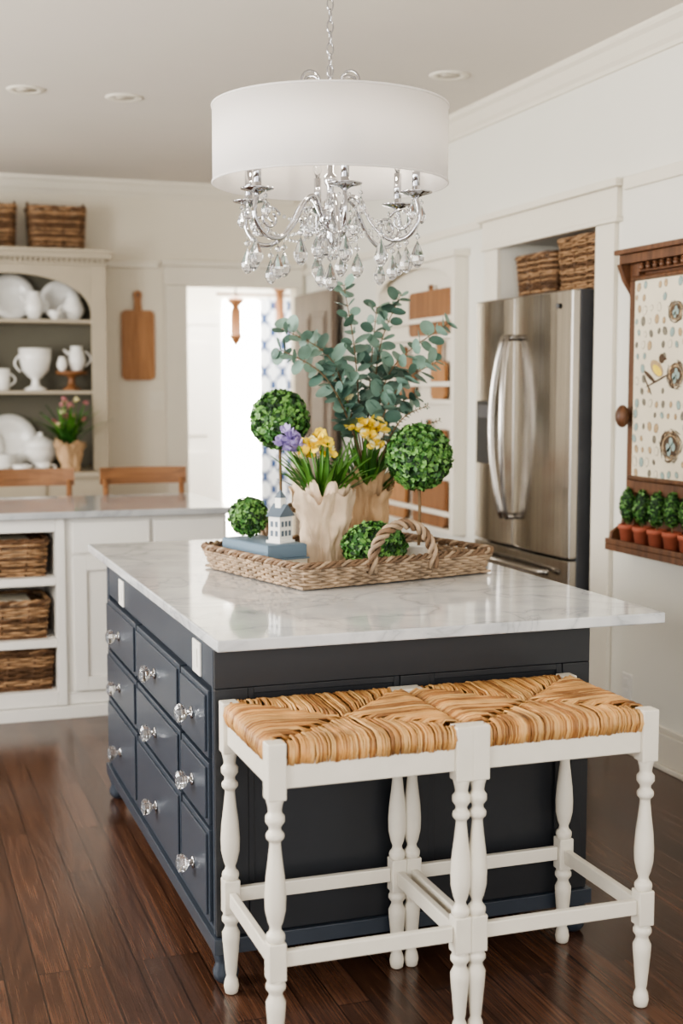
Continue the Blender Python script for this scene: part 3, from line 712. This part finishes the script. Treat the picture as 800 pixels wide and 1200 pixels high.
# eucalyptus
b=MB();base=Vector((p2[0],p2[1],0))+Rv*.015
def branch(pts,nl,rl,droop=0):
    P=[]
    for dx,df,z in pts: P.append(base+Rv*dx+Fv*df+Vector((0,0,z)))
    S=[]
    n=len(P)
    for i in range(n-1):
        p0=P[max(i-1,0)];p1_=P[i];p2_=P[i+1];p3=P[min(i+2,n-1)]
        for k in range(8):
            t=k/8;S.append(.5*((2*p1_)+(p2_-p0)*t+(2*p0-5*p1_+4*p2_-p3)*t*t+(3*p1_-p0-3*p2_+p3)*t**3))
    S.append(P[-1]);L=len(S);b.tube(S,[.0035*(1-.6*i/L) for i in range(L)],6,2)
    start=int(L*.34)
    for k in range(nl):
        f=start+(L-1-start)*k/(nl-1);i=min(int(f),L-2);p=S[i].lerp(S[i+1],f-i);t=(S[i+1]-S[i]).normalized()
        sd=t.orthogonal().normalized();ang=k*2.1+ru(-.4,.4)
        for sg in (0,pi):
            d=(Matrix.Rotation(ang+sg,3,t)@sd);d=(d+t*.45+Vector((0,0,-droop))).normalized()
            s=rl*ru(.7,1.2)*(1-.3*k/nl)
            nn=(t*ru(.2,1)+Vector((ru(-1,1),-ru(.2,1.2),ru(-.2,.9))));nn=(nn-d*nn.dot(d)).normalized();w=d.cross(nn)
            c=p+d*(s*.95+.006);vs=[c-nn*s*.08];m=12
            for q in range(m):
                a=2*pi*q/m;vs.append(c+d*math.cos(a)*s*1.0+w*math.sin(a)*s*.88+nn*s*.12*abs(math.sin(a)))
            b.add(vs,[(0,1+q,1+(q+1)%m) for q in range(m)],random.choice([0,0,1]),True)
            b.tube([p,p+d*.012],.0012,4,2)
z0=1.11
branch([(0,0,z0),(-.03,0,1.40),(-.05,0,1.63),(-.085,0,1.83)],15,.032)
branch([(0,0,z0),(-.05,-.02,1.35),(-.13,-.03,1.58),(-.29,-.04,1.68)],16,.036)
branch([(0,0,z0),(-.05,-.03,1.32),(-.15,-.06,1.52),(-.30,-.08,1.61)],15,.034,.2)
branch([(0,0,z0),(.03,0,1.38),(.09,0,1.56),(.27,.0,1.70)],16,.036)
branch([(0,0,z0),(.02,.04,1.4),(.04,.05,1.62),(.11,.05,1.80)],15,.032)
branch([(0,0,z0),(.04,-.02,1.35),(.11,-.03,1.49),(.23,-.04,1.57)],13,.034)
branch([(0,0,z0),(.0,.05,1.35),(.01,.07,1.55),(.03,.08,1.76)],14,.033)
branch([(0,0,z0),(.05,.05,1.3),(.10,.07,1.42),(.17,.08,1.45)],10,.030,.2)
branch([(0,0,z0),(-.04,.05,1.35),(-.10,.07,1.52),(-.19,.08,1.66)],13,.032)
branch([(0,0,z0),(-.05,.0,1.32),(-.09,-.02,1.46),(-.14,-.04,1.56)],10,.033)
for dx,z in ((.20,1.42),(.24,1.37),(.18,1.36)):
    branch([(.02,-.02,z0),(.06,-.03,1.28),(.12,-.04,z-.04),(dx,-.05,z)],16,.007)
b.build('eucalyptus_branches',['euc','euc2','stem'],recalc=False)
# ------------------------------------------------------------ chandelier
ch=empty('drum_shade_chandelier');cx,cy=1.25,3.70
z0,z1=2.070,2.285;R=.340
b=MB();n=96;vs=[];fs=[]
for (r,z) in ((R,z0),(R,z1),(R-.004,z1),(R-.004,z0)):
    for i in range(n): a=2*pi*i/n;vs.append((cx+r*math.cos(a),cy+r*math.sin(a),z))
for j in range(4):
    for i in range(n): i2=(i+1)%n;fs.append((j*n+i,j*n+i2,((j+1)%4)*n+i2,((j+1)%4)*n+i))
b.add(vs,fs,0,True)
for z in (z0,z1): b.tube([(cx+R*math.cos(2*pi*i/n),cy+R*math.sin(2*pi*i/n),z) for i in range(n)],.0035,6,0,True)
b.build('drum_shade',['shade'],0,ch)
b=MB()
b.lathe([(.0,1.885),(.012,1.89),(.02,1.905),(.01,1.925),(.022,1.945),(.036,1.965),(.03,1.99),(.012,2.01),(.010,2.06),(.02,2.075),(.02,2.09),(.01,2.10),(.008,2.28),(.02,2.29),(.022,2.31),(.012,2.325),(.008,2.37),(0,2.375)],(cx,cy,0),20,0)
for k in range(3):
    a=2*pi*k/3+.3;b.tube([(cx,cy,z1-.02),(cx+(R-.004)*math.cos(a),cy+(R-.004)*math.sin(a),z1-.006)],.003,6,0)
for k in range(6):
    a=2*pi*k/6+.2;pts=[]
    for q in range(26):
        t=q/25;th=-pi/2+t*2*pi*1.35;rr=.036*(1-.45*t);pts.append((cx+math.cos(a)*(.062+rr*math.cos(th)),cy+math.sin(a)*(.062+rr*math.cos(th)),2.352+rr*math.sin(th)))
    b.tube(pts,.004,6,0)
zz=2.37;k=0
while zz<ZC-.05:
    ang=(k%2)*pi/2;pts=[]
    for q in range(12):
        t=2*pi*q/12;pts.append((cx+math.cos(ang)*.009*math.cos(t),cy+math.sin(ang)*.009*math.cos(t),zz+.018+.019*math.sin(t)))
    b.tube(pts,.0024,6,0,True);zz+=.031;k+=1
b.lathe([(.06,ZC-.001),(.062,ZC-.015),(.045,ZC-.035),(.012,ZC-.045),(0,ZC-.05)],(cx,cy,0),24,0)
arms=[];NA=6
for k in range(NA):
    a=2*pi*k/NA+.35;ca,sa=math.cos(a),math.sin(a)
    P=[(.015,1.935),(.035,1.99),(.06,2.03),(.095,2.01),(.13,1.95),(.18,1.905),(.235,1.91),(.270,1.96),(.26,2.02)]
    P2=[]
    for i in range(len(P)-1):
        p0=P[max(i-1,0)];q1=P[i];q2=P[i+1];p3=P[min(i+2,len(P)-1)]
        for s in range(5):
            t=s/5;P2.append(tuple(.5*((2*q1[c])+(q2[c]-p0[c])*t+(2*p0[c]-5*q1[c]+4*q2[c]-p3[c])*t*t+(3*q1[c]-p0[c]-3*q2[c]+p3[c])*t**3) for c in (0,1)))
    P2.append(P[-1]);b.tube([(cx+r*ca,cy+r*sa,z) for r,z in P2],.0068,8,0)
    pts=[]
    for q in range(22):
        t=q/21;th=pi*.9-t*2*pi*1.1;rr=.034*(1-.5*t);pts.append((cx+ca*(.215+rr*math.cos(th)),cy+sa*(.215+rr*math.cos(th)),1.955+rr*math.sin(th)))
    b.tube(pts,.0038,6,0)
    ex,ey=cx+.26*ca,cy+.26*sa
    b.lathe([(.006,2.015),(.016,2.022),(.046,2.03),(.048,2.034),(.012,2.034),(.012,2.05)],(ex,ey,0),18,0)
    b.lathe([(.0115,2.045),(.0115,2.125),(.0,2.126)],(ex,ey,0),12,0)
    b.lathe([(.005,2.125),(.014,2.15),(.010,2.175),(.0,2.205)],(ex,ey,0),12,2)
    arms.append((a,ex,ey))
b.build('chrome_frame',['chrome','ceramic','glass'],0,ch)
b=MB()
def drop(x,y,z,s):
    b.tube([(x,y,z),(x,y,z-.012*s)],.0008,4,1)
    zz=z-.012*s
    b.lathe([(0,0),(.006*s,-.005*s),(.006*s,-.009*s),(0,-.014*s)],(x,y,zz),6,0,False)
    b.lathe([(0,-.014*s),(.005*s,-.024*s),(.0135*s,-.045*s),(.0125*s,-.054*s),(.006*s,-.064*s),(0,-.067*s)],(x,y,zz),8,0,False,rot=ru(0,1))
def beads(p,q,sag,n,r=.0055):
    for i in range(n+1):
        t=i/n;x=p[0]+(q[0]-p[0])*t;y=p[1]+(q[1]-p[1])*t;z=p[2]+(q[2]-p[2])*t-sag*4*t*(1-t)
        b.lathe([(0,-r),(r*.9,-r*.45),(r*.9,r*.45),(0,r)],(x,y,z),6,0,False)
for k,(a,ex,ey) in enumerate(arms):
    drop(cx+.265*math.cos(a),cy+.265*math.sin(a),1.938,1.5)
    for sg in (-1,1):
        t=a+sg*1.5;drop(ex+.044*math.cos(t),ey+.044*math.sin(t),2.028,1.0)
    drop(cx+.19*math.cos(a),cy+.19*math.sin(a),1.898,1.4)
    a2=arms[(k+1)%NA];beads((ex,ey,2.025),(a2[1],a2[2],2.025),.085,16)
    drop((ex+a2[1])/2,(ey+a2[2])/2,1.935,1.5)
    am=a+pi/NA
    drop(cx+.04*math.cos(am),cy+.04*math.sin(am),1.958,1.3);drop(cx+.075*math.cos(a),cy+.075*math.sin(a),2.018,1.3)
    beads((cx+.02*math.cos(am),cy+.02*math.sin(am),1.975),((ex+a2[1])/2,(ey+a2[2])/2,1.937),.035,12)
drop(cx,cy,1.888,1.6)
b.build('crystal_drops',['glass','chrome'],0,ch)
# ------------------------------------------------------------ recessed lights
for x,y in ((.68,6.42),(1.14,6.44),(2.42,5.52)):
    b=MB();b.lathe([(.05,ZC-.002),(.055,ZC-.006),(.085,ZC-.006),(.09,ZC)],(x,y,0),32,0);b.lathe([(.052,ZC-.003),(0,ZC-.0031)],(x,y,0),24,1);b.build('recessed_ceiling_light',['trim','lightlens'])
# ------------------------------------------------------------ hutch
hu=empty('china_hutch');hx0,hx1,hy0,hy1=.18,1.385,8.6,8.985
b=MB()
b.box(hx0+.031,hx1-.031,hy1-.02,hy1,.951,2.27,1);b.box(hx0,hx0+.03,hy0+.021,hy1,.951,2.259,0);b.box(hx1-.03,hx1,hy0+.021,hy1,.951,2.259,0)
for z in (1.465,1.918): b.box(hx0+.031,hx1-.031,hy0+.03,hy1-.021,z-.022,z,0)
b.box(hx0,hx0+.1,hy0,hy0+.02,.951,2.259,0);b.box(hx1-.095,hx1,hy0,hy0+.02,.951,2.259,0)
ox0,ox1=hx0+.1005,hx1-.0955;cxh=(ox0+ox1)/2;hwid=(ox1-ox0)/2
arc=[(cxh-hwid*math.cos(pi*k/32),1.93+.27*math.sin(pi*k/32)**.8) for k in range(33)]
for k in range(32):
    (xa,za),(xb,zq)=arc[k],arc[k+1];b.prism([(xa,za),(xb,zq),(xb,2.2595),(xa,2.2595)],'y',hy0,hy0+.02,0)
b.box(hx0-.02,hx1+.015,hy0-.015,hy1,2.26,2.275,0)
x=hx0-.01
while x<hx1-.01: b.box(x,x+.018,hy0-.022,hy0,2.2755,2.2995,0);x+=.032
b.box(hx0-.01,hx1+.01,hy0+.001,hy1,2.2755,2.2995,0)
b.box(hx0-.035,hx1+.03,hy0-.04,hy1,2.3,2.335,0);b.box(hx0-.045,hx1+.04,hy0-.055,hy1,2.3355,2.358,0)
b.box(hx0-.02,hx1+.02,8.42,hy1,.92,.95,0);b.box(hx0,hx1,8.45,hy1,.08,.919,0);b.box(hx0+.02,hx1-.02,8.5,hy1,0,.079,0)
for k in range(3):
    x=hx0+.03+k*.39;b.box(x,x+.365,8.435,8.4498,.12,.66,0);b.box(x,x+.365,8.435,8.4498,.69,.89,0)
b.build('cabinet',['hutch','hutchin'],.002,hu)
def dish(name,x,y,z,prof,handle=None,mats=['ceramic'],n=28,spout=False):
    b=MB();b.lathe(prof,(x,y,z+.0005),n,0)
    if handle:
        hz0,hz1,hr,sg=handle;pts=[(x+sg*(hr+ .035*math.sin(pi*k/10)),y,z+hz0+(hz1-hz0)*k/10) for k in range(11)];b.tube(pts,.006,8,0)
        if spout: b.tube([(x-sg*hr*.8,y,z+hz1*.8),(x-sg*(hr+.03),y,z+hz1*1.05)],[.014,.007],8,0)
    return b.build(name,mats)
def pot_prof(r,h): return [(r*.55,0),(r*.6,.005),(r*.9,h*.25),(r,h*.45),(r*.8,h*.75),(r*.62,h*.9),(r*.7,h),(r*.62,h),(r*.5,h*.85),(0,h*.8)]
def bowl_prof(r,h): return [(r*.45,0),(r*.5,h*.1),(r*.85,h*.5),(r,h),(r*.95,h),(r*.7,h*.5),(0,h*.15)]
def plate(x,y,z,r,tilt=.18):
    b=MB();b.M=Matrix.Translation((x,y,z+r*math.cos(tilt)+.003))@Matrix.Rotation(pi/2-tilt,4,'X')
    b.lathe([(0,0),(r*.6,0),(r*.66,.006),(r,.016),(r,.02),(r*.64,.012),(r*.6,.006),(0,.006)],n=40);b.build('white_plate',['ceramic'])
plate(.82,8.90,1.918,.15);plate(1.13,8.90,1.918,.13);plate(.50,8.90,1.918,.13)
dish('white_pitcher',.95,8.76,1.918,pot_prof(.06,.18),(.05,.14,.055,1),spout=True)
dish('white_bowl',1.07,8.67,1.918,bowl_prof(.045,.055));dish('sugar_bowl',1.20,8.76,1.918,pot_prof(.07,.15),(.04,.1,.06,-1))
dish('white_urn',.95,8.76,1.465,[(.07,0),(.075,.01),(.03,.03),(.022,.07),(.05,.09),(.085,.13),(.1,.2),(.105,.27),(.098,.27),(.09,.2),(0,.12)],(.12,.23,.095,-1))
dish('white_mug',.735,8.76,1.465,[(.045,0),(.05,.005),(.055,.14),(.05,.14),(.045,.02),(0,.015)],(.03,.11,.052,1))
dish('wooden_cake_stand',1.18,8.76,1.465,[(.06,0),(.06,.01),(.025,.03),(.02,.08),(.03,.095),(.10,.105),(.105,.125),(0,.126)],mats=['board2'])
dish('white_pitcher',1.215,8.76,1.592,pot_prof(.06,.16),(.03,.13,.055,1),spout=True);dish('white_creamer',1.115,8.72,1.592,pot_prof(.034,.09))
plate(.58,8.90,1.465,.13)
plate(.79,8.90,.95,.18);plate(.60,8.89,.95,.15)
dish('soup_tureen',.97,8.74,.95,[(.05,0),(.055,.01),(.035,.03),(.09,.07),(.11,.12),(.105,.15),(.112,.155),(.09,.19),(.04,.215),(.015,.225),(.02,.24),(0,.25)],(.1,.14,.1,-1))
dish('stacked_bowls',.72,8.69,.95,[(.06,0),(.08,.02),(.105,.05),(.085,.05),(.105,.08),(.09,.08),(.11,.11),(.1,.11),(0,.06)])
dish('white_teacup',.96,8.53,.95,bowl_prof(.05,.06),(.015,.05,.045,1))
dish('white_bowl',.83,8.50,.95,bowl_prof(.065,.05))
x,y,z=1.13,8.54,.951;b=MB();kraft(b,x,y,z,.05,.085,.17,0,9.1);b.lathe([(.05,0),(0,.001)],(x,y,z+.13),16,6)
for k in range(56):
    a=ru(0,2*pi);strap(b,(x+ru(-.03,.03),y+ru(-.03,.03),z+.12),a,ru(.2,1.0),ru(.18,.38),ru(.024,.036),random.choice([1,1,2]))
for k in range(16):
    a=ru(0,2*pi);rr=ru(.02,.15);c=Vector((x+rr*math.cos(a),y+rr*.5*math.sin(a),z+ru(.27,.46)));b.tube([(x,y,z+.13),(c.x,c.y,c.z)],.003,5,1);bloom(b,c,.028,random.choice([8,8,4]),9)
b.build('paper_wrapped_flower_pot',['kraft2']+mats[1:]+['pink'],recalc=False)
# ------------------------------------------------------------ lights
def area(name,loc,rot,sx,sy,power,col):
    l=bpy.data.lights.new(name,'AREA');l.shape='RECTANGLE';l.size=sx;l.size_y=sy;l.energy=power;l.color=col
    o=bpy.data.objects.new(name,l);bpy.context.collection.objects.link(o);o.location=loc;o.rotation_euler=rot;return o
for i,(a,c) in enumerate(wins):
    area('window_daylight',(XL-.16,(a+c)/2,1.65),(0,-pi/2,0),1.4,c-a,(70,138,82)[i],(1,.985,.96))
area('hall_window_daylight',(3.24,12.3,1.3),(math.radians(-90),0,0),.8,2.2,260,(1,.98,.95))
area('hall_fill_light',(2.8,10.6,2.8),(0,0,0),1.4,1.4,150,(1,.96,.9))  # added fill to brighten the hall, no fixture behind it
area('rear_room_daylight',(.6,-1.7,1.8),(math.radians(90),0,0),3.6,1.8,65,(1,.985,.97))
for k in (0,2,4):  # added point lights to brighten the inside of the drum shade, set off the candles
    a,ex,ey=arms[k];l=bpy.data.lights.new('shade_fill_light','POINT');l.energy=1.2;l.color=(1,.9,.76);l.shadow_soft_size=.02
    o=bpy.data.objects.new('shade_fill_light',l);bpy.context.collection.objects.link(o);o.location=(ex*.7+cx*.3,ey*.7+cy*.3,2.2);o.parent=ch
w=bpy.data.worlds.new('World');bpy.context.scene.world=w;w.use_nodes=True
bg=w.node_tree.nodes['Background'];bg.inputs[0].default_value=(.97,.985,1,1);bg.inputs[1].default_value=1.15
# ------------------------------------------------------------ camera
cam=bpy.data.cameras.new('camera');co=bpy.data.objects.new('camera',cam);bpy.context.collection.objects.link(co)
cam.sensor_fit='VERTICAL';cam.sensor_height=36;cam.sensor_width=24;cam.lens=1550/1200*36
co.location=(0,0,1.48);co.rotation_euler=(math.radians(90-5.344),0,math.radians(-19.14))
cam.dof.use_dof=True;cam.dof.focus_distance=3.6;cam.dof.aperture_fstop=2.4
bpy.context.scene.camera=co
vs=bpy.context.scene.view_settings
vs.view_transform='AgX';vs.look='AgX - Medium High Contrast';vs.exposure=.36
